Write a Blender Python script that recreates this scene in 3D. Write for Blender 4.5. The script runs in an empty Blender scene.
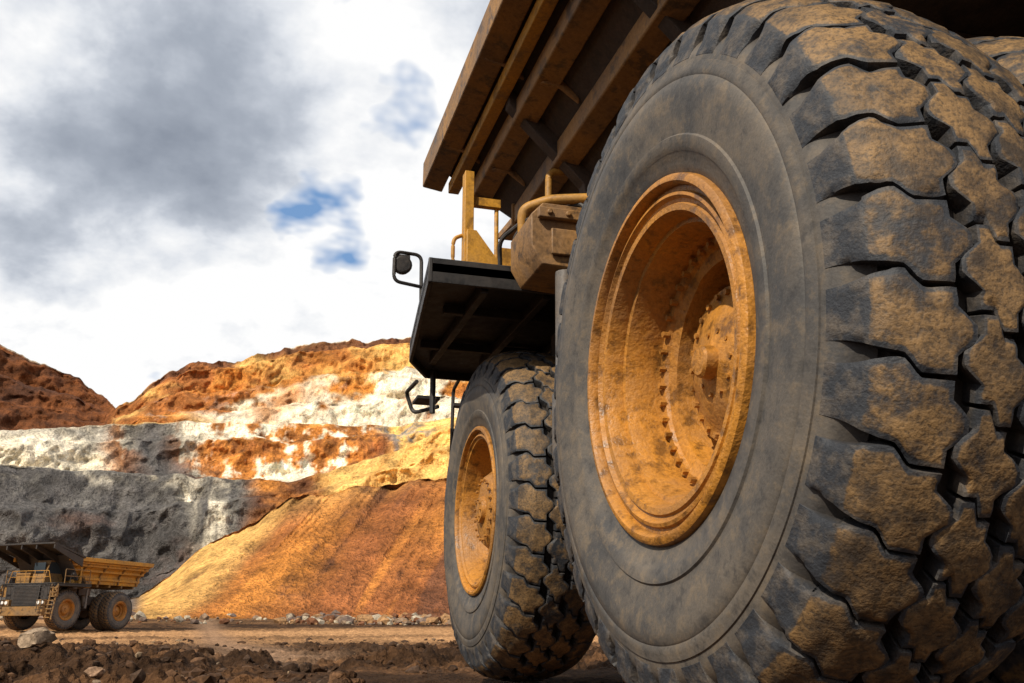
import bpy, bmesh, math, random
import numpy as np
from mathutils import Vector, Matrix
random.seed(7); rng=np.random.default_rng(11)
S=bpy.context.scene
COL=bpy.context.collection
sm=lambda a,b,x: (lambda t:t*t*(3-2*t))(np.clip((x-a)/(b-a),0,1))

# ---------------------------------------------------------------- noise
def _h(i,j,k,s):
    n=(i*73856093)^(j*19349663)^(k*83492791)^(s*2654435)
    n=(n^(n>>13))*1274126177 & 0x7fffffff
    n=(n^(n>>15))*1911520717 & 0x7fffffff
    return (n&0xffff)/65535.0
def vn(x,y,z,s=1):
    x=np.asarray(x,float);y=np.asarray(y,float)+0*x;z=np.asarray(z,float)+0*x
    i=np.floor(x).astype(np.int64);j=np.floor(y).astype(np.int64);k=np.floor(z).astype(np.int64)
    f=x-i;g=y-j;h=z-k;f=f*f*(3-2*f);g=g*g*(3-2*g);h=h*h*(3-2*h)
    r=0
    for a in (0,1):
        for b in (0,1):
            for c in (0,1):
                w=(f if a else 1-f)*(g if b else 1-g)*(h if c else 1-h)
                r=r+w*_h(i+a,j+b,k+c,s)
    return r*2-1
def fbm(x,y,z,o=5,s=1,g=.5):
    r=0;a=1;t=0
    for q in range(o):
        r=r+a*vn(x*2**q+7.3*q,y*2**q+3.1*q,z*2**q+1.7*q,s+q);t+=a;a*=g
    return r/t

# ---------------------------------------------------------------- helpers
def link(o,parent=None):
    COL.objects.link(o)
    if parent: o.parent=parent
    return o
def mesh(name,V,F,mat,parent=None,smooth=True,sharp=None,col=None,bevel=0):
    me=bpy.data.meshes.new(name)
    me.from_pydata([tuple(v) for v in V],[],[tuple(f) for f in F]); me.update()
    if smooth: me.polygons.foreach_set("use_smooth",[True]*len(me.polygons))
    if sharp: me.set_sharp_from_angle(angle=math.radians(sharp))
    me.materials.append(mat)
    o=link(bpy.data.objects.new(name,me),parent)
    if bevel:
        m=o.modifiers.new("bevel","BEVEL"); m.width=bevel; m.segments=2; m.limit_method='ANGLE'
    return o
def grid(V3,closeu=False):
    n,m=V3.shape[:2]; idx=np.arange(n*m).reshape(n,m)
    if closeu: idx=np.vstack([idx,idx[:1]])
    a=idx[:-1,:-1].ravel();b=idx[1:,:-1].ravel();c=idx[1:,1:].ravel();d=idx[:-1,1:].ravel()
    return V3.reshape(-1,3),np.stack([a,b,c,d],1)
def mesh_np(name,V,F,mat,parent=None,col=None,smooth=True,sharp=None):
    me=bpy.data.meshes.new(name); F=np.asarray(F)
    me.vertices.add(len(V)); me.vertices.foreach_set("co",np.asarray(V,np.float32).ravel())
    me.loops.add(F.size); me.loops.foreach_set("vertex_index",F.astype(np.int32).ravel())
    k=F.shape[1]
    me.polygons.add(len(F)); me.polygons.foreach_set("loop_start",np.arange(0,F.size,k,dtype=np.int32))
    me.polygons.foreach_set("loop_total",np.full(len(F),k,dtype=np.int32))
    me.update(calc_edges=True); me.validate()
    if smooth: me.polygons.foreach_set("use_smooth",[True]*len(me.polygons))
    if sharp: me.set_sharp_from_angle(angle=math.radians(sharp))
    me.materials.append(mat)
    if col is not None:
        at=me.color_attributes.new("Col","FLOAT_COLOR","POINT")
        c=np.ones((len(V),4)); c[:,:3]=col
        at.data.foreach_set("color",c.ravel())
    return link(bpy.data.objects.new(name,me),parent)
class MB:
    def __init__(s): s.V=[];s.F=[]
    def add(s,V,F):
        n=len(s.V); s.V+= [tuple(v) for v in V]; s.F+=[tuple(i+n for i in f) for f in F]
    def box(s,x0,x1,y0,y1,z0,z1,rot=None,c=None):
        V=[Vector((x,y,z)) for x in (x0,x1) for y in (y0,y1) for z in (z0,z1)]
        if rot is not None:
            cc=Vector(c) if c else Vector(((x0+x1)/2,(y0+y1)/2,(z0+z1)/2)); V=[rot@(v-cc)+cc for v in V]
        s.add(V,[(0,1,3,2),(4,6,7,5),(0,4,5,1),(2,3,7,6),(0,2,6,4),(1,5,7,3)])
    def prism(s,poly,a0,a1,axis='y'):
        n=len(poly);V=[]
        for k,a in enumerate((a0,a1)):
            for (p,q) in poly:
                aa=a(p,q) if callable(a) else a
                V.append({'y':(p,aa,q),'x':(aa,p,q),'z':(p,q,aa)}[axis])
        F=[tuple(range(n))[::-1],tuple(range(n,2*n))]+[(i,(i+1)%n,n+(i+1)%n,n+i) for i in range(n)]
        s.add(V,F)
    def tube(s,pts,r,n=10,cap=True):
        pts=[Vector(p) for p in pts]; rings=[]
        up=Vector((0,0,1))
        for i,p in enumerate(pts):
            t=(pts[min(i+1,len(pts)-1)]-pts[max(i-1,0)]).normalized()
            a=t.cross(up)
            if a.length<.05: a=t.cross(Vector((0,1,0)))
            a.normalize(); b=a.cross(t)
            rr=r[i] if isinstance(r,(list,tuple)) else r
            rings.append([p+a*rr*math.cos(2*math.pi*k/n)+b*rr*math.sin(2*math.pi*k/n) for k in range(n)])
        V=[v for R in rings for v in R];F=[]
        for i in range(len(rings)-1):
            for k in range(n):
                F.append((i*n+k,i*n+(k+1)%n,(i+1)*n+(k+1)%n,(i+1)*n+k))
        if cap: F+=[tuple(range(n)),tuple(range((len(rings)-1)*n,len(rings)*n))[::-1]]
        s.add(V,F)
    def obj(s,name,mat,parent=None,bevel=.008,smooth=True,sharp=35):
        o=mesh(name,s.V,s.F,mat,parent,smooth=smooth,sharp=sharp,bevel=bevel)
        bm=bmesh.new(); bm.from_mesh(o.data); bmesh.ops.recalc_face_normals(bm,faces=bm.faces[:]); bm.to_mesh(o.data); bm.free()
        return o
def arc(pts,k=6):
    P=[Vector(p) for p in pts]; out=[P[0]]
    for i in range(1,len(P)-1):
        a=P[i]+(P[i-1]-P[i])*min(.45,.07/max((P[i-1]-P[i]).length,1e-3)); b=P[i]+(P[i+1]-P[i])*min(.45,.07/max((P[i+1]-P[i]).length,1e-3))
        for q in range(k+1):
            t=q/k; out.append(a*(1-t)**2+P[i]*2*t*(1-t)+b*t*t)
    return out+[P[-1]]

# ---------------------------------------------------------------- materials
class NT:
    def __init__(s,nt): s.t=nt; s.n=nt.nodes; s.l=nt.links
    def N(s,ty,ins=None,**kw):
        n=s.n.new(ty)
        for k,v in kw.items(): setattr(n,k,v)
        for k,v in (ins or {}).items():
            if isinstance(v,bpy.types.NodeSocket): s.l.new(v,n.inputs[k])
            else: n.inputs[k].default_value=v
        return n
    def math(s,op,a,b=0.,clamp=False):
        return s.N('ShaderNodeMath',{0:a,1:b},operation=op,use_clamp=clamp).outputs[0]
    def mix(s,f,a,b,blend='MIX'):
        n=s.n.new('ShaderNodeMix'); n.data_type='RGBA'; n.blend_type=blend
        for i,v in ((0,f),(6,a),(7,b)):
            if isinstance(v,bpy.types.NodeSocket): s.l.new(v,n.inputs[i])
            else: n.inputs[i].default_value=(tuple(v)+(1,) if isinstance(v,(tuple,list)) and len(v)==3 else v)
        return n.outputs[2]
    def ramp(s,f,stops,interp='LINEAR'):
        n=s.n.new('ShaderNodeValToRGB'); s.l.new(f,n.inputs[0]); n.color_ramp.interpolation=interp
        e=n.color_ramp.elements
        while len(e)<len(stops): e.new(.5)
        for i,(p,c) in enumerate(stops):
            e[i].position=p; e[i].color=(c,c,c,1) if isinstance(c,(int,float)) else tuple(c)+(1,)
        return n.outputs[0]
    def noise(s,vec,sc,det=6,ro=.55,dist=0.,w=None):
        n=s.n.new('ShaderNodeTexNoise')
        if w is not None:
            vec=s.N('ShaderNodeVectorMath',{0:vec,1:(w*3.7,w*1.3,w)},operation='ADD').outputs[0]
        s.l.new(vec,n.inputs['Vector']); n.inputs['Scale'].default_value=sc; n.inputs['Detail'].default_value=det
        n.inputs['Roughness'].default_value=ro; n.inputs['Distortion'].default_value=dist
        return n.outputs[0]
def newmat(name):
    m=bpy.data.materials.new(name); m.use_nodes=True; t=NT(m.node_tree)
    return m,t,m.node_tree.nodes['Principled BSDF']
def bump(t,b,h,st,dist=.02):
    n=t.N('ShaderNodeBump',{'Height':h,'Strength':st,'Distance':dist})
    t.l.new(n.outputs[0],b.inputs['Normal'])
def objco(t): return t.N('ShaderNodeTexCoord').outputs['Object']

def dusty(name,base,dust,dark,rough=.6,amt=.5,sc=1.6,bs=.35,darkamt=.5):
    m,t,b=newmat(name); c=objco(t)
    n1=t.noise(c,sc,3,.62); n2=t.noise(c,sc*5,4,.68); n3=t.noise(c,sc*30,2,.6)
    f=t.ramp(t.math('ADD',t.math('MULTIPLY',n1,.6),t.math('MULTIPLY',n2,.4)),[(.5-.25*amt-.04,0),(.5+.25*(1-amt)+.0,1)])
    col=t.mix(f,base,dust)
    g=t.ramp(n2,[(.36,1),(.50,0)]); col=t.mix(t.math('MULTIPLY',g,darkamt),col,dark)
    col=t.mix(.45,col,t.ramp(n3,[(.3,.35),(.7,1.)]),'MULTIPLY')
    t.l.new(col,b.inputs['Base Color'])
    t.l.new(t.ramp(n2,[(.3,rough-.12),(.7,min(1,rough+.25))]),b.inputs['Roughness'])
    bump(t,b,t.math('ADD',t.math('MULTIPLY',n3,.3),n2),bs,.012)
    return m
M={}
M['yellow']=dusty('dusty_yellow_paint',(.68,.32,.02),(.40,.21,.05),(.07,.045,.03),.5,.40,1.4,darkamt=.6)
M['yellowold']=dusty('weathered_yellow_paint',(.36,.17,.022),(.20,.12,.05),(.035,.025,.018),.6,.6,1.0,darkamt=.85)
M['rim']=dusty('dusty_rim_paint',(.60,.245,.018),(.33,.15,.038),(.06,.029,.014),.48,.52,2.2,bs=.8,darkamt=.72)
M['body']=dusty('dirty_body_steel',(.48,.235,.05),(.20,.12,.065),(.04,.028,.022),.6,.53,1.3,bs=.6,darkamt=.8)
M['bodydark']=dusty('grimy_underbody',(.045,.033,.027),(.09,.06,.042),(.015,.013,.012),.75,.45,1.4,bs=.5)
M['black']=dusty('black_steel',(.018,.017,.018),(.05,.04,.034),(.008,.008,.008),.5,.35,2.,bs=.2)
M['grey']=dusty('grey_steel',(.16,.16,.165),(.14,.11,.085),(.04,.035,.03),.45,.5,2.5,bs=.2)
m,t,b=newmat('glass'); b.inputs['Base Color'].default_value=(.03,.04,.05,1); b.inputs['Roughness'].default_value=.08; M['glass']=m
m,t,b=newmat('lamp_lens'); b.inputs['Base Color'].default_value=(.7,.7,.68,1); b.inputs['Roughness'].default_value=.15; M['lens']=m

m,t,b=newmat('tyre_rubber'); c=objco(t)
at=t.N('ShaderNodeAttribute',attribute_name='Col'); sp=t.N('ShaderNodeSeparateColor',{0:at.outputs['Color']})
n1=t.noise(c,2.2,3,.66); n2=t.noise(c,14,4,.68); n3=t.noise(c,80,2,.6)
side=t.mix(t.ramp(n1,[(.38,0),(.62,1)]),(.058,.056,.056),(.125,.105,.085))
side=t.mix(t.math('MULTIPLY',t.ramp(n2,[(.50,0),(.68,1)]),.5),side,(.21,.155,.098))
side=t.mix(t.math('MULTIPLY',t.ramp(n2,[(.32,1),(.45,0)]),.6),side,(.030,.030,.032))
top=t.mix(t.ramp(t.math('ADD',t.math('MULTIPLY',n1,.45),t.math('MULTIPLY',n2,.55)),[(.41,0),(.59,1)]),(.055,.038,.025),(.245,.145,.060))
top=t.mix(t.ramp(n3,[(.36,.6),(.5,0)]),top,(.045,.034,.025))
lug=t.mix(t.ramp(n2,[(.45,0),(.7,1)]),(.027,.030,.037),(.11,.09,.072))
col=t.mix(sp.outputs[1],side,lug)
edge=t.math('ADD',sp.outputs[0],t.math('MULTIPLY',t.math('SUBTRACT',n2,.5),.9))
col=t.mix(t.ramp(edge,[(.36,0),(.58,1)]),col,top)
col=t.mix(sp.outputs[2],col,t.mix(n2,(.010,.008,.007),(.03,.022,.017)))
col=t.mix(.35,col,t.ramp(n3,[(.3,.5),(.65,1.)]),'MULTIPLY')
t.l.new(col,b.inputs['Base Color']); b.inputs['Roughness'].default_value=.66
b.inputs['Specular IOR Level'].default_value=.4
bs_=t.math('ADD',.28,t.math('MULTIPLY',sp.outputs[1],.4))
nb=t.N('ShaderNodeBump',{'Height':t.math('ADD',t.math('MULTIPLY',n2,.8),t.math('MULTIPLY',n3,.4)),'Strength':bs_,'Distance':.011})
t.l.new(nb.outputs[0],b.inputs['Normal']); M['rubber']=m

def terrain_mat(name,sc,bs,bd,rough=.95,spec=.15,gain=1.):
    m,t,b=newmat(name); c=objco(t)
    at=t.N('ShaderNodeAttribute',attribute_name='Col')
    n1=t.noise(c,sc,5,.72); n2=t.noise(c,sc*9,3,.7)
    k=t.ramp(n1,[(.32,.38*gain),(.68,1.6*gain)]); k2=t.ramp(n2,[(.32,.5),(.68,1.45)])
    col=t.mix(.85,at.outputs['Color'],k,'MULTIPLY'); col=t.mix(.8,col,k2,'MULTIPLY')
    t.l.new(col,b.inputs['Base Color']); b.inputs['Roughness'].default_value=rough
    b.inputs['Specular IOR Level'].default_value=spec
    bump(t,b,t.math('ADD',n1,t.math('MULTIPLY',n2,.35)),bs,bd); return m
M['pit']=terrain_mat('pit_rock',.20,1.,2.2,gain=1.15)
M['ground']=terrain_mat('mud_ground',2.2,1.,.10,.95,.08)
M['stone']=terrain_mat('stone',3.,.6,.03)

# ---------------------------------------------------------------- tyre
WT=.80
prof=np.array([(-.022,1.10),(-.012,1.17),(.008,1.250),(.045,1.292),(.12,1.335),(.24,1.366),(.40,1.380),(.56,1.366),(.68,1.335),(.755,1.292),(.792,1.250),(.812,1.17),(.822,1.10)])
seg=np.r_[0,np.cumsum(np.hypot(*np.diff(prof,axis=0).T))]; LT=seg[-1]; SC=seg[2]
def P(s):
    s=np.clip(s,0,LT); e=.006
    f=lambda q:(np.interp(q,seg,prof[:,0]),np.interp(q,seg,prof[:,1]))
    x,r=f(s); x0,r0=f(np.clip(s-e,0,LT)); x1,r1=f(np.clip(s+e,0,LT))
    tx=x1-x0;tr=r1-r0;l=np.hypot(tx,tr)
    return x,r,-tr/l,tx/l
def H(s): return .004+.068*sm(.01,.20,np.minimum(s,LT-s))
NP=36; pit=2*math.pi/NP
def tyre_mesh():
    Vs=[];Fs=[];Cs=[];n0=0
    ss=np.linspace(0,LT,80); x,r,nx,nr=P(ss); h=H(ss)
    cx=x-nx*h; cr=r-nr*h
    s1=[(.06,.63),(.045,.67),(.02,.705),(.002,.735),(-.010,.78),(-.02,.790),(-.024,.835),(-.016,.842),(-.028,.90),(-.038,.96),(-.040,1.00),(-.036,1.04),(-.030,1.046),(-.034,1.055),(-.030,1.075),(-.024,1.098)]
    pr=s1+list(zip(cx,cr))+[(WT-a,b_) for a,b_ in s1[::-1]]
    pr=np.array(pr); A=np.linspace(0,2*np.pi,361)[:-1]
    G=np.zeros((360,len(pr),3)); G[...,0]=pr[None,:,0]; G[...,1]=pr[None,:,1]*np.cos(A)[:,None]; G[...,2]=pr[None,:,1]*np.sin(A)[:,None]
    C=np.zeros((360,len(pr),3)); k=len(s1)
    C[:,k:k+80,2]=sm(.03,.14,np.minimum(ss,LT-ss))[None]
    V,F=grid(G,True); Vs.append(V);Fs.append(F);Cs.append(C.reshape(-1,3)); n0+=len(V)
    SE=SC+.262
    rows=[(.012,SE,0,0,1),(SE,LT/2,.5,1,1),(LT/2,LT-SE,0,1,1),(LT-SE,LT-.012,.5,1,0)]
    m=17
    for ri,(sa,sb,off,pk0,pk1) in enumerate(rows):
        gap=.0085; n=28 if ri in(0,3) else 16
        ti=np.r_[0,np.linspace(0,1,n-2),1.]; wj=np.r_[-1,np.linspace(-1,1,m-2),1]
        I,J=np.meshgrid(np.arange(n),np.arange(m),indexing='ij')
        ring=np.minimum.reduce([I,J,n-1-I,m-1-J])
        T=np.repeat(ti[:,None],m,1); Wj=np.repeat(wj[None,:],n,0)
        for b_ in range(NP):
            a0=(b_+off)*pit; jr=rng.normal(0,1,6)
            peak=.026
            sh=lambda W_: np.clip((.38-np.abs(W_))*5.5,-1,1)     # stepped, interlocking ends
            s=sa+gap+(sb-sa-2*gap)*T -pk0*peak*sh(Wj)*(1-T)+pk1*peak*sh(Wj)*T
            s=np.where(I==0,s-.005,s); s=np.where(I==n-1,s+.005,s)
            s=np.where(I==2,s+.003,s); s=np.where(I==n-3,s-.003,s)
            if ri in (0,3):
                e=s if ri==0 else LT-s
                wid=.70+.235*sm(.06,SC+.10,e)
                sk=.22*sm(SC+.09,SC+.145,e)-.11
                if ri==3: sk=-sk
            else:
                wid=.935
                sk=.11*np.sign(T-.5)*sm(.0,.09,np.abs(T-.5))
            ww=Wj*wid*pit/2
            ww=np.where(J==0,ww-.004,ww);ww=np.where(J==m-1,ww+.004,ww)
            ww=np.where(J==2,ww+.0025,ww);ww=np.where(J==m-3,ww-.0025,ww)
            ang=a0+sk*pit+ww
            x,r,nx,nr=P(s)
            d=np.where(ring==0,H(s)+.004,np.where(ring==1,.004,0.0))
            wear=.007*fbm(x*9+b_,r*ang*9,ri*5.,3,3)+.003*jr[0]
            nz=fbm(x*22,ang*r*22,b_*1.,2,9)
            chip=np.where(ring==1,.022*np.maximum(nz-.05,0),0)+np.where(ring==2,.010*np.maximum(nz-.05,0),0)
            d=d+np.where(ring>0,wear+.004,0)+chip
            if ri in(0,3): d=np.where(ring>0,np.minimum(d,H(s)*.75),d)
            x=x-nx*d; r=r-nr*d
            G=np.stack([x,r*np.cos(ang),r*np.sin(ang)],-1)
            V,F=grid(G); e=np.minimum(s,LT-s)
            C=np.zeros(G.shape)
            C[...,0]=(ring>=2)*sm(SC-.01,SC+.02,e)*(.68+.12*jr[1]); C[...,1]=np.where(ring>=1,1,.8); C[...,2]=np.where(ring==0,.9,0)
            Vs.append(V);Fs.append(F+n0);Cs.append(C.reshape(-1,3)); n0+=len(V)
    return np.vstack(Vs),np.vstack(Fs),np.vstack(Cs)
TV,TF,TC=tyre_mesh()

def lathe(pr,n=128):
    pr=np.array(pr,float);A=np.linspace(0,2*np.pi,n+1)[:-1]
    G=np.zeros((n,len(pr),3)); G[...,0]=pr[None,:,0]; G[...,1]=pr[None,:,1]*np.cos(A)[:,None]; G[...,2]=pr[None,:,1]*np.sin(A)[:,None]
    return grid(G,True)
def bolts(mb,x,rad,n,size,hh,ph=0):
    for i in range(n):
        a=2*math.pi*i/n+ph; cy,cz=rad*math.cos(a),rad*math.sin(a)
        hx=[(cy+size*math.cos(k*math.pi/3+a),cz+size*math.sin(k*math.pi/3+a)) for k in range(6)]
        mb.prism(hx,x,x-hh,'x')
rim_rear=[(.30,.66),(.07,.70),(.02,.735),(-.004,.730),(-.014,.716),(-.014,.700),(.0,.690),(.028,.686),(.03,.668),(.016,.662),(.012,.648),(.03,.636),(.034,.622),(.022,.615),(.024,.590),(.06,.575),(.10,.570),(.105,.553),(.13,.545),(.17,.535),(.265,.53),(.27,.50),(.285,.49),(.30,.44),(.42,.425),(.46,.41),(.47,.35),(.42,.345),(.34,.335),(.32,.325),(.312,.27),(.295,.25),(.265,.16),(.25,.10),(.24,.07),(.195,.066),(.185,.055),(.183,.0)]
rim_front=[(.30,.66),(.07,.70),(.02,.735),(-.004,.733),(-.014,.72),(-.014,.703),(.0,.692),(.028,.688),(.03,.668),(.016,.662),(.012,.648),(.03,.636),(.034,.622),(.05,.615),(.08,.60),(.16,.585),(.24,.55),(.26,.44),(.24,.42),(.22,.36),(.15,.34),(.10,.30),(.08,.22),(.075,.12),(.04,.11),(.03,.0)]
KR=.958
rim_rear=[(a,b_*KR) for a,b_ in rim_rear]; rim_front=[(a,b_*KR) for a,b_ in rim_front]
CACHE={}
def wheel(parent,name,loc,flip,kind):
    e=bpy.data.objects.new(name,None); link(e,parent); e.location=loc
    spin=random.random()*6
    e.rotation_euler=(spin,0,math.pi if flip else 0)
    if 'tyre' not in CACHE:
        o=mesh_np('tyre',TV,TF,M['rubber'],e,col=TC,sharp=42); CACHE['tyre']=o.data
    else: o=link(bpy.data.objects.new('tyre',CACHE['tyre']),e)
    key='rim'+kind
    if key not in CACHE:
        V,F=lathe(rim_rear if kind=='rear' else rim_front)
        rr=np.hypot(V[:,1],V[:,2]); k=1-sm(.48,.58,rr)
        V=V.copy(); V[:,0]-=k*.016*np.maximum(0,fbm(V[:,0]*9,V[:,1]*9,V[:,2]*9,3,201))
        o=mesh_np('rim',V,F,M['rim'],e,sharp=38); CACHE[key]=o.data
        mb=MB()
        if kind=='rear':
            bolts(mb,.272,.485,40,.014,.03); bolts(mb,.320,.286,24,.013,.025,.05); bolts(mb,.262,.125,10,.010,.015)
        else:
            bolts(mb,.26,.47,32,.015,.03); bolts(mb,.08,.25,18,.013,.02); bolts(mb,.036,.08,8,.009,.015)
        o=mb.obj('wheel_bolts',M['rim'],e,bevel=0,sharp=30); CACHE[key+'b']=o.data
    else:
        link(bpy.data.objects.new('rim',CACHE[key]),e); link(bpy.data.objects.new('wheel_bolts',CACHE[key+'b']),e)
    return e
# ---------------------------------------------------------------- truck (local: centreline x=0, forward +y, rear axle y=0)
def build_truck(root):
    p=root; L=4.56
    wheel(p,'rear_wheel_outer_left',(-2.6,0,1.375),False,'rear')
    wheel(p,'rear_wheel_inner_left',(-1.74,0,1.375),False,'rear')
    wheel(p,'rear_wheel_outer_right',(2.6,0,1.375),True,'rear')
    wheel(p,'rear_wheel_inner_right',(1.74,0,1.375),True,'rear')
    wheel(p,'front_wheel_left',(-2.18,L,1.375),False,'front')
    wheel(p,'front_wheel_right',(2.18,L,1.375),True,'front')
    fr=lambda x,z: 4.05+(z-3.2)*.62
    rr=lambda x,z: -2.7-(z-3.2)*.25
    mb=MB()
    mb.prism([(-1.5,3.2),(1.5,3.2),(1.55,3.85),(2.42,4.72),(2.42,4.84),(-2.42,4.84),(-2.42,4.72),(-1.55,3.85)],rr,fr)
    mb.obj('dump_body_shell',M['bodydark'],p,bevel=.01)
    mb=MB(); mc=MB()
    for sx in (-1,1):
        for (xo,xi,z0,z1,yf) in ((2.60,2.40,4.60,4.90,5.18),(2.22,2.04,4.28,4.48,4.62),(1.88,1.70,3.95,4.15,4.38),(1.63,1.505,3.42,3.62,4.1)):
            pl=[(sx*xo,z0+.03),(sx*xo,z1),(sx*xi,z1+.02),(sx*xi,z0),]
            mb.prism(pl,lambda x,z:-2.7-(z-3.2)*.2, yf)
            if xo<2.5:
                mb.prism([(sx*(xo+.02),z0-.02),(sx*(xo+.02),z1+.03),(sx*(xi-.02),z1+.05),(sx*(xi-.02),z0-.04)],yf+.002,yf+.03)
        # gusset plates between the rails
        for y in (4.3,2.9,1.5,.1,-1.3):
            mb.prism([(sx*2.56,4.62),(sx*2.40,4.59),(sx*2.23,4.49),(sx*2.23,4.56),(sx*2.42,4.70)],y-.02,y+.02)
            mb.prism([(sx*2.20,4.28),(sx*2.04,4.27),(sx*1.89,4.16),(sx*1.89,4.22),(sx*2.05,4.38)],y-.32,y-.28)
        mc.prism([(sx*2.385,4.48),(sx*2.385,4.595),(sx*2.28,4.595),(sx*2.28,4.48)],-2.7,4.95)
    mb.obj('body_side_rails',M['body'],p,bevel=.012)
    mc.obj('body_rub_strip',M['yellow'],p,bevel=.008)
    mb=MB()
    for y in (-2.3,-1.1,.1,1.3,2.5,3.7): mb.box(-1.49,1.49,y-.09,y+.09,3.0,3.19)
    for y in (-2.5,-.6,1.3,3.2):
        for sx in (-1,1):
            mb.prism([(sx*1.52,3.22),(sx*1.60,3.22),(sx*1.66,3.80),(sx*2.28,4.42),(sx*2.28,4.60),(sx*1.56,3.88)],y-.06,y+.06)
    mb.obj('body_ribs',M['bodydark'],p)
    mb=MB(); mb.prism([(4.9,4.72),(6.9,4.95),(6.9,5.03),(4.9,4.86)],-1.35,1.35,'x')
    mb.prism([(4.5,4.80),(5.10,4.86),(5.10,4.90),(4.5,4.88)],-2.3,2.3,'x')
    mb.obj('body_canopy',M['body'],p)
    mb=MB()
    for x in (-1.1,-.4,.4,1.1): mb.prism([(4.9,4.5),(6.7,4.84),(6.7,4.93),(4.9,4.72)],x-.05,x+.05,'x')
    mb.obj('canopy_ribs',M['body'],p)
    mb=MB()
    for sx in (-1,1): mb.box(sx*.75-.14,sx*.75+.14,-2.2,5.9,1.75,2.35)
    for y in (-2.0,-.6,1.4,3.0,5.2): mb.box(-.61,.61,y-.15,y+.15,1.8,2.25)
    mb.tube([(-1.75,0,1.375),(1.75,0,1.375)],.42,24); mb.tube([(0,-.5,1.375),(0,.7,1.45)],.55,20)
    mb.box(-.45,.45,.4,3.4,1.4,1.74)
    mb.tube([(-1.9,4.56,1.375),(-1.3,4.56,1.5)],.28,16); mb.tube([(1.9,4.56,1.375),(1.3,4.56,1.5)],.28,16)
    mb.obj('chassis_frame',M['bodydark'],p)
    mb=MB()
    for sx in (-1,1):
        mb.tube([(sx*1.3,4.56,1.3),(sx*1.22,4.5,2.1)],.17,16); mb.tube([(sx*1.22,4.5,2.05),(sx*1.18,4.45,2.9)],.12,16)
        mb.tube([(sx*1.02,1.9,1.7),(sx*1.05,2.15,2.6)],.15,16); mb.tube([(sx*1.05,2.13,2.55),(sx*1.08,2.3,3.25)],.10,16)
        mb.tube([(sx*.9,-1.1,1.6),(sx*.85,-1.3,2.3)],.15,16)
        mb.tube([(sx*1.98,2.75,1.9),(sx*1.98,2.72,2.84)],.075,14); mb.tube([(sx*1.98,2.76,1.5),(sx*1.98,2.75,1.95)],.10,14)
    mb.obj('suspension_and_hoist_cylinders',M['grey'],p)
    mb=MB()
    mb.prism([(-2.24,3.02),(-2.16,2.88),(-1.72,2.86),(-1.66,3.0),(-1.66,3.30),(-1.8,3.36),(-2.15,3.36),(-2.24,3.26)],2.7,3.24)
    mb.box(-2.20,-1.70,2.64,2.69,3.22,3.30); mb.box(-2.1,-1.8,2.66,2.69,2.95,3.15)
    for x in (-2.12,-1.98,-1.84): mb.tube([(x,2.66,3.26),(x,2.62,3.26)],.022,8)
    mb.obj('hydraulic_tank_left',M['body'],p,bevel=.02)
    mb=MB(); mb.tube([(1.45,1.7,1.6),(1.45,3.0,1.6)],.5,28); mb.obj('fuel_tank_right',M['yellow'],p,bevel=.02)
    mb=MB(); mb.box(-1.5,-1.0,1.9,3.0,2.4,2.84); mb.box(-1.6,-1.05,3.3,4.2,2.0,2.85); mb.obj('air_box',M['bodydark'],p)
    mb=MB()
    mb.tube(arc([(-2.12,3.3,3.3),(-2.14,3.25,3.56),(-1.95,3.15,3.62),(-1.55,3.0,3.62),(-1.45,2.9,3.3)]),.042,14)
    mb.tube(arc([(-1.9,3.35,3.2),(-1.9,3.3,3.95),(-1.5,3.3,4.0)]),.03,12)
    mb.obj('yellow_hydraulic_pipes',M['yellow'],p,bevel=0)
    mb=MB()
    for i in range(6):
        x=-2.25+i*.12; mb.tube(arc([(x,3.5,3.1),(x-.03,3.42,3.35+.05*i),(x+.1,3.28,3.45+.06*i),(x+.3,3.05,3.5+.04*i),(x+.35,2.9,3.2)]),.018,8)
    mb.obj('hydraulic_hoses',M['black'],p,bevel=0)
    mb=MB()
    deck=[(-2.86,3.32),(-2.62,5.5),(-2.36,6.05),(2.36,6.05),(2.62,5.5),(2.86,3.32)]
    mb.prism(deck,2.98,3.06,'z')
    for (a,b_) in zip(deck,deck[1:]+deck[:1]):
        A=Vector((a[0],a[1],0));B=Vector((b_[0],b_[1],0)); d=(B-A).normalized(); n=Vector((-d.y,d.x,0))*.03
        V=[A,B,B-n,A-n]; mb.add([(v.x,v.y,z) for z in (2.90,3.10) for v in V],[(0,1,2,3),(4,5,6,7),(0,1,5,4),(1,2,6,5),(2,3,7,6),(3,0,4,7)])
    for x in (-2.4,-1.9,-1.4,1.4,1.9,2.4): mb.box(x-.03,x+.03,3.4,5.45,2.88,2.975)
    for y in (4.0,5.0): mb.box(-2.6,-1.2,y-.03,y+.03,2.895,2.97); mb.box(1.2,2.6,y-.03,y+.03,2.895,2.97)
    mb.obj('front_deck',M['black'],p,bevel=.006)
    mb=MB(); mb.box(-1.25,1.25,4.4,6.0,1.7,2.97); mb.obj('engine_housing',M['bodydark'],p)
    mb=MB(); mb.box(-1.15,1.15,6.005,6.12,1.6,2.95)
    for i in range(14): mb.box(-1.05,1.05,6.121,6.15,1.68+i*.09,1.72+i*.09)
    mb.obj('radiator_grille',M['black'],p)
    mb=MB(); mb.prism([(-1.95,.95),(1.95,.95),(2.0,1.25),(1.95,1.55),(-1.95,1.55),(-2.0,1.25)],6.16,6.45)
    mb.box(-1.95,-1.2,6.0,6.3,1.58,2.0); mb.box(1.2,1.95,6.0,6.3,1.58,2.0)
    mb.obj('front_bumper',M['yellow'],p,bevel=.03)
    mb=MB()
    for x in (-1.75,-1.4,1.4,1.75): mb.tube([(x,6.30,1.8),(x,6.35,1.8)],.12,16)
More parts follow.
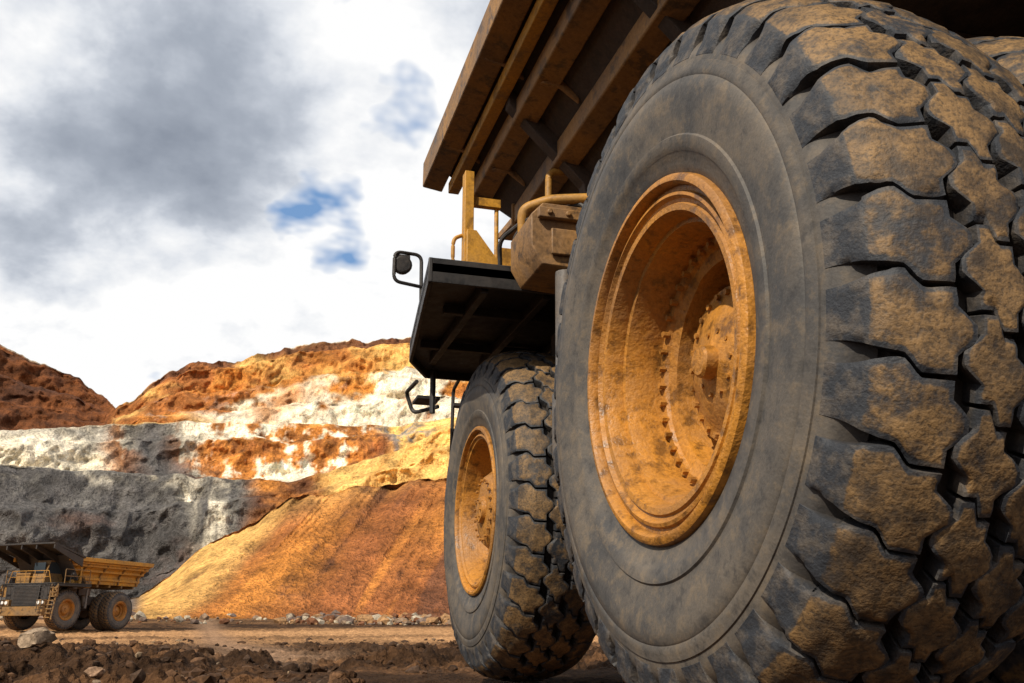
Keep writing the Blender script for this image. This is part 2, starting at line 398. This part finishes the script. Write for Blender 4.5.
    mb.obj('headlights',M['lens'],p)
    mb=MB(); mb.prism([(4.3,3.08),(5.9,3.08),(5.75,4.0),(5.5,4.62),(4.3,4.62)],-1.2,-.05,'x')
    mb.box(.3,1.5,4.4,5.7,3.08,3.8)
    mb.obj('operator_cab',M['yellow'],p,bevel=.03)
    mb=MB(); mb.prism([(4.45,3.75),(5.72,3.75),(5.52,4.5),(4.45,4.5)],-1.215,-1.205,'x'); mb.prism([(-1.1,3.75),(-.15,3.75),(-.15,4.45),(-1.1,4.45)],5.86,5.80)
    mb.obj('cab_windows',M['glass'],p,bevel=0)
    mb=MB()
    mb.prism([(-2.45,3.06),(-2.37,3.06),(-2.37,4.20),(-2.45,4.20)],3.92,4.03); mb.box(-2.37,-2.12,3.96,4.02,3.90,3.98)
    mb.prism([(-2.44,3.07),(-1.95,3.07),(-1.95,3.30),(-2.15,3.34),(-2.36,3.62),(-2.44,3.62)],3.86,3.915)
    mb.box(-2.12,-1.75,4.0,4.25,3.07,3.55)
    mb.tube(arc([(-2.45,4.0,3.3),(-2.53,4.0,3.34),(-2.53,4.0,3.58),(-2.45,4.0,3.62)]),.018,8)
    mb.tube(arc([(-2.15,4.0,3.06),(-2.15,4.0,3.90)]),.02,8)
    mb.tube(arc([(-1.9,5.95,3.06),(-1.6,5.98,3.9),(1.6,5.98,3.9),(1.9,5.95,3.06)]),.022,8)
    for x in (-1.2,-.4,.4,1.2): mb.tube([(x,5.98,3.06),(x,5.98,3.9)],.02,8)
    mb.tube([(-1.7,5.98,3.5),(1.7,5.98,3.5)],.016,8)
    mb.obj('handrails',M['yellow'],p,bevel=.005)
    mb=MB()
    mb.tube(arc([(-2.60,5.02,3.06),(-2.62,5.0,3.82),(-2.88,4.97,3.82),(-2.88,4.97,3.52),(-2.62,5.0,3.50)]),.018,8)
    mb.tube([(2.62,5.02,3.06),(2.62,5.0,3.82)],.018,8)
    mb.obj('mirror_bracket',M['black'],p,bevel=0)
    mb=MB()
    mb.tube([(-2.80,5.06,3.70),(-2.80,5.04,3.70),(-2.80,4.98,3.70),(-2.80,4.965,3.70)],[.03,.085,.095,.08],18)
    mb.box(-2.87,-2.73,4.97,5.05,3.66,3.80)
    mb.obj('rear_view_mirror',M['black'],p,bevel=.01)
    mb=MB()
    for sx in (-1,1):
        for x in (1.95,1.6):
            mb.tube(arc([(sx*x,6.06,3.0),(sx*x,6.52,2.92),(sx*x,6.62,1.2)]),.02,8)
        for i in range(6):
            z=2.75-i*.28; mb.box(sx*1.78-.17,sx*1.78+.17,6.46+.033*i,6.58+.033*i,z-.015,z+.015)
        mb.tube(arc([(sx*2.44,6.05,2.86),(sx*2.48,6.45,2.84),(sx*2.40,6.45,2.62),(sx*2.2,6.1,2.62)]),.022,8)
        mb.tube([(sx*2.3,5.9,2.95),(sx*2.3,5.9,2.5)],.03,8); mb.box(sx*2.3-.12,sx*2.3+.12,6.1,6.4,2.70,2.73)
    mb.obj('access_ladders',M['black'],p,bevel=0)
    mb=MB(); mb.box(-1.3,1.3,-2.35,-2.21,1.7,2.1); mb.obj('rear_frame_beam',M['bodydark'],p)

near=link(bpy.data.objects.new('dump_truck',None)); near.location=(2.6,0,0)
build_truck(near)
far=link(bpy.data.objects.new('dump_truck',None))
def clone(o,parent):
    if o.name in('body_canopy','canopy_ribs'): return
    c=o.copy(); COL.objects.link(c); c.parent=parent
    if o.name in('dump_body_shell','body_side_rails','body_ribs','hydraulic_tank_left','front_bumper','operator_cab'):
        c.data=o.data.copy(); c.data.materials.clear(); c.data.materials.append(M['yellow' if o.name in('body_side_rails','dump_body_shell') else 'yellowold'])
    for ch in list(o.children): clone(ch,c)
for ch in list(near.children): clone(ch,far)
mb=MB(); mb.prism([(4.2,4.78),(7.1,5.55),(7.1,5.65),(4.2,4.92)],-2.9,2.9,'x')
mb.prism([(4.2,3.3),(5.2,4.9),(5.2,5.0),(4.1,3.4)],-2.4,2.4,'x')
for x in (-2.85,-1.3,0,1.3,2.85): mb.prism([(4.4,4.2),(7.05,5.25),(7.05,5.54),(4.4,4.77)],x-.05,x+.05,'x')
mb.box(-1.9,1.9,5.98,6.0,2.0,3.0)
mb.obj('body_canopy',M['black'],far)
mb=MB()
for sx in (-1,1):
    mb.tube(arc([(sx*2.6,5.5,3.06),(sx*2.6,5.5,4.0),(sx*2.8,3.5,4.0),(sx*2.8,3.5,3.06)]),.03,8); mb.tube([(sx*2.6,5.5,3.55),(sx*2.8,3.5,3.55)],.025,8)
    mb.tube([(sx*2.7,6.1,3.0),(sx*2.85,6.5,.7)],.05,8); mb.tube([(sx*2.2,6.1,3.0),(sx*2.35,6.5,.7)],.05,8)
    for i in range(8): mb.box(sx*2.55-.25,sx*2.55+.25,6.15+i*.045,6.3+i*.045,2.7-i*.27,2.76-i*.27)
    mb.box(sx*2.0-.45,sx*2.0+.45,5.75,5.97,2.2,2.9)
mb.obj('side_handrails_and_stairs',M['yellowold'],far,bevel=0)

# ---------------------------------------------------------------- ground
CX,CY,CZ=-1.46,-3.10,.368
def pos(az,d): return CX+d*np.sin(az),CY+d*np.cos(az)
def ground_h(x,y):
    d=np.hypot(x-CX,y-CY)
    base=.0005*np.clip(d-40,0,66)**2
    base=base+.25*sm(60,140,d)*fbm(x/30,y/30,0,3,5)
    keep=1-np.exp(-(np.maximum(0,np.maximum(-x-.6,0)**2+np.maximum(x-6.,0)**2+np.maximum(-y-4,0)**2+np.maximum(y-7.,0)**2))/1.0)
    road=np.exp(-((x+.1+.04*y)/1.3)**2)*sm(9,14,y)
    cl=np.maximum(0,fbm(x/.62,y/.62,0,5,33,.66)+.05)
    n=.07*fbm(x/2.2,y/2.2,0,5,21,.55)+.42*cl*(1-.5*sm(20,40,d))+.09*fbm(x/.15,y/.15,0,3,41,.65)-.05
    # windrow of loose spoil pushed up beside the haul road
    ax=(x+4.2)*.995+(y-6.8)*.10; ay=(y-6.8)*.995-(x+4.2)*.10
    wr=.20*np.exp(-(ay/1.9)**2)*(1-sm(1.6,4.2,ax))*(.75+.6*fbm(x/1.3,y/1.3,0,3,57))
    mound=wr+.12*sm(.0,1,1-np.hypot((x+7)/5,(y-12)/4.5))+.16*sm(0,1,1-np.hypot((x+8)/6,(y-20)/6.))
    ruts=-.05*(1-sm(0,.45,np.abs(x+.3+.04*y)))*sm(6,10,y)
    return base+(n*(1-.65*road)+mound+ruts)*(.15+.85*keep)*(1-sm(60,100,d)*.3)-.02
az=np.concatenate([np.linspace(-180,-20,60)[:-1],np.linspace(-20,22,700),np.linspace(22,180,60)[1:-1]])*np.pi/180
rad=np.concatenate([[.05,1,2,3,4],np.geomspace(4.6,30,480),np.geomspace(30.4,112,130),np.geomspace(125,2500,16)])
A,D=np.meshgrid(az,rad,indexing='ij'); X,Y=pos(A,D); Z=ground_h(X,Y)
G=np.stack([X,Y,Z],-1); V,F=grid(G,True)
n=fbm(V[:,0]/6,V[:,1]/6,0,5,51)[:,None]; d=np.hypot(V[:,0]-CX,V[:,1]-CY)[:,None]
n2=fbm(V[:,0]/1.2,V[:,1]/1.2,0,4,71)[:,None]
dk=np.array([.040,.021,.011]); br=np.array([.125,.062,.028]); tan=np.array([.44,.24,.11])
C=dk+(br-dk)*sm(-.2,.6,n2)
strip=fbm(V[:,0]/40,V[:,1]/7,0,4,61)[:,None]
C=C+(tan-C)*sm(28,62,d+18*n)*sm(-.4,.2,strip)
road=np.exp(-((V[:,0:1]+.1+.04*V[:,1:2])/1.1)**2)*sm(9,14,V[:,1:2]); C=C+(np.array([.27,.165,.10])-C)*road*.8
mesh_np('ground',V,F,M['ground'],col=C)
far_x,far_y=pos(math.radians(-7.75),77.)
far.location=(far_x+.4,far_y,float(ground_h(np.array([far_x]),np.array([far_y]))[0])-.05)
far.rotation_euler=(0,0,math.radians(144))

# ---------------------------------------------------------------- pit walls
ca=np.radians([-75,-40,-22,-12.8,-10.2,-7.6,-6.3,-5.2,-3.6,-2.5,-.8,2.6,6.2,9.2,12.3,16.5,30,50,75])
def T(*v): return np.array(v,float)
k1=T(2,2,2,1.5,1.5,1.6,1.7,1.9,3.2,4.3,5.6,7.6,8.3,8.7,9.0,9.2,8,5,3)
k3=T(6,8,8.6,8.7,8.7,8.7,8.6,8.6,8.6,8.5,8.5,8.5,9.5,10.6,12,12,11,9,6)
k5=T(7,9.5,10.3,10.6,11,11.4,11.6,11.7,11.8,11.8,11.85,11.9,12,12.2,12.7,12.9,12,10,7)
k7=T(9,13,15.3,14.9,14.0,12.3,13.4,14.3,15.1,15.3,15.6,16.9,17.25,17.5,17.4,16.5,14,12,9)
d1=T(140,140,140,140,140,140,140,138,136,134,134,136,138,138,138,140,140,140,140)
azp=np.radians(np.concatenate([np.linspace(-75,-15,60)[:-1],np.linspace(-15,18,660),np.linspace(18,75,60)[1:]]))
E=lambda k,s,amp: np.interp(azp,ca,k)+amp*fbm(azp*60,azp*0,s,5,81)
e1=E(k1,1,.3);e3=E(k3,2,.16);e5=E(k5,3,.16);e7=E(k7,4,.35)
e5=np.maximum(e5,e3+.5); dd1=np.interp(azp,ca,d1)
lefthill=1-sm(math.radians(-8.4),math.radians(-7.4),azp)
Zf=lambda d,e: CZ+d*np.tan(np.radians(e))
z1=Zf(dd1,e1)
br_=[(100+0*azp,.9+0*azp),(104+0*azp,Zf(104,.95)+0*azp),(dd1,z1),(dd1+10,z1-3.5)]
z3=Zf(200,e3);z5=Zf(246,e5);z7=Zf(350+60*lefthill,e7)
br_+=[(172+0*azp,np.minimum(z1-2,Zf(168,e3)*.5+z1*.1)),(200+0*azp,z3),(226+0*azp,z3-.8),(246+0*azp,z5),(280+0*azp,z5-.8),(350+60*lefthill,z7),(430+60*lefthill,z7-8),(900+0*azp,z7-40)]
ns=[2,90,5,5,88,6,88,6,150,4,3]
rowsD=[];rowsZ=[];segid=[];fr_=[]
for i,n in enumerate(ns):
    for q in range(n):
        t_=q/n; rowsD.append(br_[i][0]*(1-t_)+br_[i+1][0]*t_)
        tz=t_
        if i==8: tz=t_+.044*math.sin(t_*math.pi*2*4)
        if i==6: tz=t_+.07*math.sin(t_*math.pi*2*2)
        if i==4: tz=t_+.09*math.sin(t_*math.pi*2*2+.6)*math.sin(math.pi*t_)
        rowsZ.append(br_[i][1]*(1-tz)+br_[i+1][1]*tz); segid.append(i);fr_.append(t_)
rowsD=np.array(rowsD).T;rowsZ=np.array(rowsZ).T;segid=np.array(segid);fr_=np.array(fr_)
AZ=np.repeat(azp[:,None],rowsD.shape[1],1); SG=np.repeat(segid[None],len(azp),0); FR=np.repeat(fr_[None],len(azp),0)
X,Y=pos(AZ,rowsD)
rough=np.choose(np.clip(SG,0,10),[0,.22,.22,.3,.8,.3,.75,.3,.8,.5,.5])
lip=np.where((SG==4)|(SG==6),.2+.8*np.sin(np.pi*FR)**.6,1)
n1=fbm(X/18,Y/18,rowsZ/14,6,91,.57); n2=fbm(X/6,Y/10,rowsZ/9,4,95,.6); n3=fbm(X/45,Y/45,rowsZ/40,2,99)
gul=1-np.abs(fbm(X/26+rowsZ/30,Y/60,rowsZ/80,4,121,.5))*2.2
rg=1-np.abs(fbm(X/9,Y/12,rowsZ/12,4,131,.6))*2
sgul=np.abs(fbm(X/4.2-rowsZ/5.5,Y*0,rowsZ/50,4,141,.6))*FR*(SG==1)
D2=rowsD+rough*(lip*(9*n1+4*n2-4*rg)+10*n3-5*gul)+4.5*sgul
Z2=rowsZ+rough*lip*(2.0*n2+1.5*n1)*np.where(SG==8,np.sin(np.pi*np.clip(FR,.0,1))*.7+.3,1)
X,Y=pos(AZ,D2)
G=np.stack([X,Y,Z2],-1); V,F=grid(G)
azd=np.degrees(AZ)+2.2*n3+1.5*n1; fz=FR+.25*n1+.1*n2
c=lambda *a: np.array(a,float)
rust=c(.26,.09,.03);orange=c(.56,.215,.042);ochre=c(.76,.45,.14);cream=c(.86,.76,.58);grey=c(.082,.076,.073);lgrey=c(.28,.26,.23);brown=c(.11,.047,.026)
def mixc(a,b,t):
    t=np.clip(t,0,1)[...,None]; return a*(1-t)+b*t
one=np.ones(SG.shape+(1,))
streak=fbm(X/3.2-Z2/4.2,Y/60,Z2/60,4,111,.6); wide=fbm(X/14-Z2/16,Y/80,Z2/70,3,113,.5)
blot=fbm(X/24,Y/24,Z2/12,5,115,.6); fine=fbm(X/4,Y/4,Z2/4,4,117,.65)
strata=fbm(X/70,Y/70,(Z2+3*n3)/1.5,4,151,.6)
vst=fbm(X/2.6+.6*n1,Y/50,Z2/40,4,161,.6)
c1=mixc(rust*one,orange*.75,sm(-.25,.5,wide+.35*blot)); c1=mixc(c1,orange,sm(.1,.4,streak)*.5)
crest=sm(.55,.95,FR-.03*azd+.25*wide)
c1=mixc(c1,ochre*.9,crest*.5)
c1=mixc(c1,ochre*.85,(1-sm(-1.8,.8,azd-6*(FR-.5)+2*wide))*.7)
c1=mixc(c1,brown,sm(.0,.32,-streak+.4*fine-.1)*.75)
floorc=mixc(c(.26,.15,.085)*one,brown,sm(-.2,.4,blot))
c1=mixc(c1,floorc,1-sm(-5.8,-4.6,np.degrees(AZ)))
c1=mixc(c1,grey*1.3,(1-sm(-5.8,-4.6,np.degrees(AZ)))*sm(.1,.3,FR+.2*blot))
c4=mixc(grey*one,lgrey*.8,sm(.05,.6,blot+.4*streak)*.6); c4=mixc(c4,brown*1.2,sm(.05,.5,-blot+.3*fine)*.5)
c4=mixc(c4,cream*.9,np.exp(-((azd-(-1.8+1.8*(1-FR)-1.0))/.8)**2)*sm(-.3,.15,vst+.1))
c4=mixc(c4,cream*.6,sm(.88,1.,fz)*sm(-.1,.3,fine)*.6)
c4=mixc(c4,mixc(orange*one,brown,sm(-.2,.4,blot)),sm(-.6,.9,azd))
c4=mixc(c4,ochre,sm(3.2,5,azd)*sm(-.7,.1,wide+.4)); c4=mixc(c4,orange*.7,sm(.1,.4,streak)*sm(3,5,azd)*.6)
c6=mixc(rust*1.2*one,orange,sm(-.3,.3,blot+.4*vst)); c6=mixc(c6,cream*.95,sm(.10,.26,fine*.3+blot*.7+.35*vst)); c6=mixc(c6,brown,sm(.12,.42,-fine)*.6)
c6=mixc(c6,grey*1.3,np.exp(-((azd+4.9)/1.6)**2)); c6=mixc(c6,mixc(cream*.8*one,lgrey,sm(-.2,.3,blot)),1-sm(-7.6,-6.2,azd))
c6=mixc(c6,mixc(lgrey*one,ochre,sm(-.1,.3,fine)),sm(6.5,8,azd)); c6=mixc(c6,ochre,sm(9.5,10.5,azd)*.8)
c8=mixc(orange*one,ochre*.95,sm(-.2,.35,blot+.4*wide)); c8=mixc(c8,rust,sm(.0,.35,-blot+.3*wide)*.75)
c8=mixc(c8,cream,sm(.0,.10,.50-fz+.35*blot+.25*wide)*sm(-4.5,0,azd)*.95)
c8=mixc(c8,lgrey*1.2,sm(.15,.42,fine)*(1-sm(.4,.7,fz))*.4)
c8=mixc(c8,orange*.9,np.exp(-((azd-1.5-6*(FR-.3))/1.0)**2)*sm(.1,.3,FR)*.8)
c8=mixc(c8,mixc(rust*1.2*one,brown*1.2,sm(.85,.98,FR)),sm(.78,.92,fz)*.85)
c8=mixc(c8,mixc(rust*.6*one,brown*.7,sm(-.2,.3,blot)),1-sm(-8.2,-7.2,np.degrees(AZ)))
c8=mixc(c8,cream*.85,(1-sm(.02,.1,fz))*.7)
CC=np.where((SG<=2)[...,None],c1,0)
CC=np.where(((SG==3)|(SG==4))[...,None],c4,CC)
CC=np.where(((SG==5)|(SG==6))[...,None],c6,CC); CC=np.where((SG>=7)[...,None],c8,CC)
CC=CC*(1+.25*fine+.15*streak+.45*strata*(SG>=4)+.25*vst*(SG==6))[...,None]
mesh_np('pit_hillside',V,F,M['pit'],col=np.clip(CC,0.01,.88).reshape(-1,3))

# ---------------------------------------------------------------- rubble
def ico(sub,seed):
    bm=bmesh.new(); bmesh.ops.create_icosphere(bm,subdivisions=sub,radius=1.)
    V=np.array([v.co[:] for v in bm.verts]); F=np.array([[v.index for v in f.verts] for f in bm.faces]); bm.free()
    r=np.random.default_rng(seed)
    for k in range(9):
        nrm=r.normal(size=3);nrm/=np.linalg.norm(nrm); dcut=r.uniform(.45,.8)
        s=V@nrm; V=V-np.maximum(s-dcut,0)[:,None]*nrm
    V=V*(1+(.12 if sub<3 else .35)*fbm(V[:,0]*3+seed,V[:,1]*3,V[:,2]*3,3,seed)[:,None])
    return V*np.array([1,.8,.65]),F
def scatter(name,spec,mat,sub=2,sharp=30):
    base=[ico(sub,i+1) for i in range(7)]; Vs=[];Fs=[];Cs=[];n0=0
    for (x,y,z,s,colr) in spec:
        V,F=base[random.randrange(7)]
        rt=np.array(Matrix.Rotation(random.uniform(0,6.28),3,'Z')@Matrix.Rotation(random.uniform(-.5,.5),3,'X'))
        W=(V*s)@rt.T+np.array([x,y,z]); Vs.append(W);Fs.append(F+n0);n0+=len(W);Cs.append(np.tile(colr,(len(W),1)))
    return mesh_np(name,np.vstack(Vs),np.vstack(Fs),mat,col=np.vstack(Cs),sharp=sharp)
gz=lambda x,y: float(ground_h(np.array([x]),np.array([y]))[0])
spec=[]
pal=[c(.050,.027,.015),c(.07,.037,.02),c(.06,.036,.023),c(.11,.058,.03),c(.17,.12,.08),c(.26,.18,.11)]
for i in range(4600):
    a=math.radians(random.uniform(-16,17)); d=6.2*math.exp(random.random()**1.1*math.log(60/6.2)); x,y=pos(a,d)
    if x>-.3 and x<6 and y<7: continue
    if float(vn(np.array([x/1.3]),np.array([y/1.3]),0,77)[0])<-.1 and random.random()<.8: continue
    if abs(x+.1+.04*y)<1.2 and y>9 and random.random()<.7: continue
    s=.006*math.exp(random.random()**2.6*2.8)*(1+d/25)
    spec.append((x,y,gz(x,y)+s*.1,s,random.choice(pal[:4]) if random.random()<.95 else random.choice(pal[4:])))
scatter('gravel',spec,M['stone'],1)
spec=[]
for i in range(1900):
    a=math.radians(random.uniform(-15,11)); d=random.uniform(6.6,15) if random.random()<.7 else random.uniform(15,28); x,y=pos(a,d)
    if x>-.5 and y<7.8: continue
    if abs(x+.1+.04*y)<1.2 and y>9: continue
    if float(vn(np.array([x/1.5]),np.array([y/1.5]),0,79)[0])<-.25: continue
    s=.030*math.exp(random.random()**1.9*1.55)*(1+d/40)
    spec.append((x,y,gz(x,y)+s*.1,s,random.choice(pal[:4])*random.uniform(.7,1.5)))
scatter('dirt_clods',spec,M['ground'],3,None)
spec=[]
for i in range(1300):
    a=math.radians(random.uniform(3.,13.5)) if random.random()<.75 else math.radians(random.uniform(-14,13)); d=random.uniform(90,116)
    s=.12*math.exp(random.random()**2*2.2); x,y=pos(a,d); z=gz(x,y)
    if d>102: z=max(z,CZ+d*math.tan(math.radians(.95))+ (d-104)*.4*(a>math.radians(0)))
    spec.append((x,y,z+s*.2,s,random.choice([c(.22,.15,.10),c(.30,.17,.08),c(.14,.10,.08),c(.36,.30,.22),c(.16,.07,.035)])))
scatter('rubble',spec,M['stone'],1)
for (a,d,s,cl) in ((-10.0,10.0,.17,c(.30,.22,.15)),(-6.9,8.6,.09,c(.24,.15,.095)),(-2.5,8.3,.06,c(.26,.17,.11)),(7,12,.05,c(.3,.2,.12))):
    x,y=pos(math.radians(a),d)
    o=scatter('boulder',[(0,0,0,s,cl)],M['stone'],3); o.location=(x,y,gz(x,y)+s*.4)

# ---------------------------------------------------------------- world
sun_dir=Vector((-.66,-.50,.70)).normalized()
W=bpy.data.worlds.new("World"); S.world=W; W.use_nodes=True; t=NT(W.node_tree)
bg=t.n['Background']
sky=t.N('ShaderNodeTexSky',sky_type='NISHITA'); sky.sun_disc=False
sky.sun_elevation=math.asin(sun_dir.z); sky.sun_rotation=math.atan2(sun_dir.x,sun_dir.y)
g=t.N('ShaderNodeTexCoord').outputs['Generated']
sp=t.N('ShaderNodeSeparateXYZ',{0:g})
zz=t.math('ADD',t.math('MAXIMUM',sp.outputs[2],0.),.38)
v=t.N('ShaderNodeCombineXYZ',{0:t.math('DIVIDE',sp.outputs[0],zz),1:t.math('DIVIDE',sp.outputs[1],zz),2:0.}).outputs[0]
def lobe(azd,eld,width):
    a,e=math.radians(azd),math.radians(eld)
    dv=(math.sin(a)*math.cos(e),math.cos(a)*math.cos(e),math.sin(e))
    dt=t.N('ShaderNodeVectorMath',{0:g,1:dv},operation='DOT_PRODUCT').outputs['Value']
    return t.N('ShaderNodeMapRange',{0:dt,1:math.cos(math.radians(width)),2:1.,3:0.,4:1.},interpolation_type='SMOOTHSTEP').outputs[0]
nA=t.noise(v,2.7,6,.55,.15,w=5.6); nB=t.noise(v,8.,5,.58,.15,w=1.7)
s_=t.math('ADD',t.math('MULTIPLY',nA,.76),t.math('MULTIPLY',nB,.24))
s_=t.math('ADD',s_,t.math('MULTIPLY',lobe(-6,26,13),-.03))
s_=t.math('ADD',s_,t.math('MULTIPLY',lobe(9,30,12),.085))
s_=t.math('ADD',s_,t.math('MULTIPLY',lobe(-11,35,8),.07))
s_=t.math('ADD',s_,t.math('MULTIPLY',lobe(-6,17,9),.075))
shade=t.ramp(s_,[(.29,(2.7,3.05,3.7)),(.39,(3.9,4.3,5.0)),(.455,(5.4,5.8,6.5)),(.505,(7.6,7.9,8.4)),(.57,(10.,10.,10.))])
nC=t.noise(v,5,4,.55,.1,w=9.3)
hole=t.ramp(t.math('ADD',nC,t.math('MULTIPLY',lobe(3.6,24.5,5.0),.22)),[(.66,0),(.75,1)])
skyc=t.mix(.55,sky.outputs[0],(2.4,4.6,8.4))
t.l.new(t.mix(hole,shade,skyc),bg.inputs['Color']); bg.inputs['Strength'].default_value=.10
sl=bpy.data.lights.new('sun','SUN'); sl.energy=5.0; sl.angle=math.radians(.6); sl.color=(1,.90,.74)
so=link(bpy.data.objects.new('sun',sl)); so.rotation_euler=sun_dir.to_track_quat('Z','Y').to_euler()

# ---------------------------------------------------------------- camera
cd=bpy.data.cameras.new('camera'); co=link(bpy.data.objects.new('camera',cd)); co.location=(CX,CY,CZ)
cd.sensor_width=36; cd.lens=926/1024*36; cd.clip_start=.05; cd.clip_end=6000
yaw,pitch=.2812,.3066
fw=Vector((math.sin(yaw)*math.cos(pitch),math.cos(yaw)*math.cos(pitch),math.sin(pitch)))
co.rotation_euler=fw.to_track_quat('-Z','Y').to_euler()
S.camera=co
S.view_settings.view_transform='Standard'; S.view_settings.look='None'; S.view_settings.exposure=0
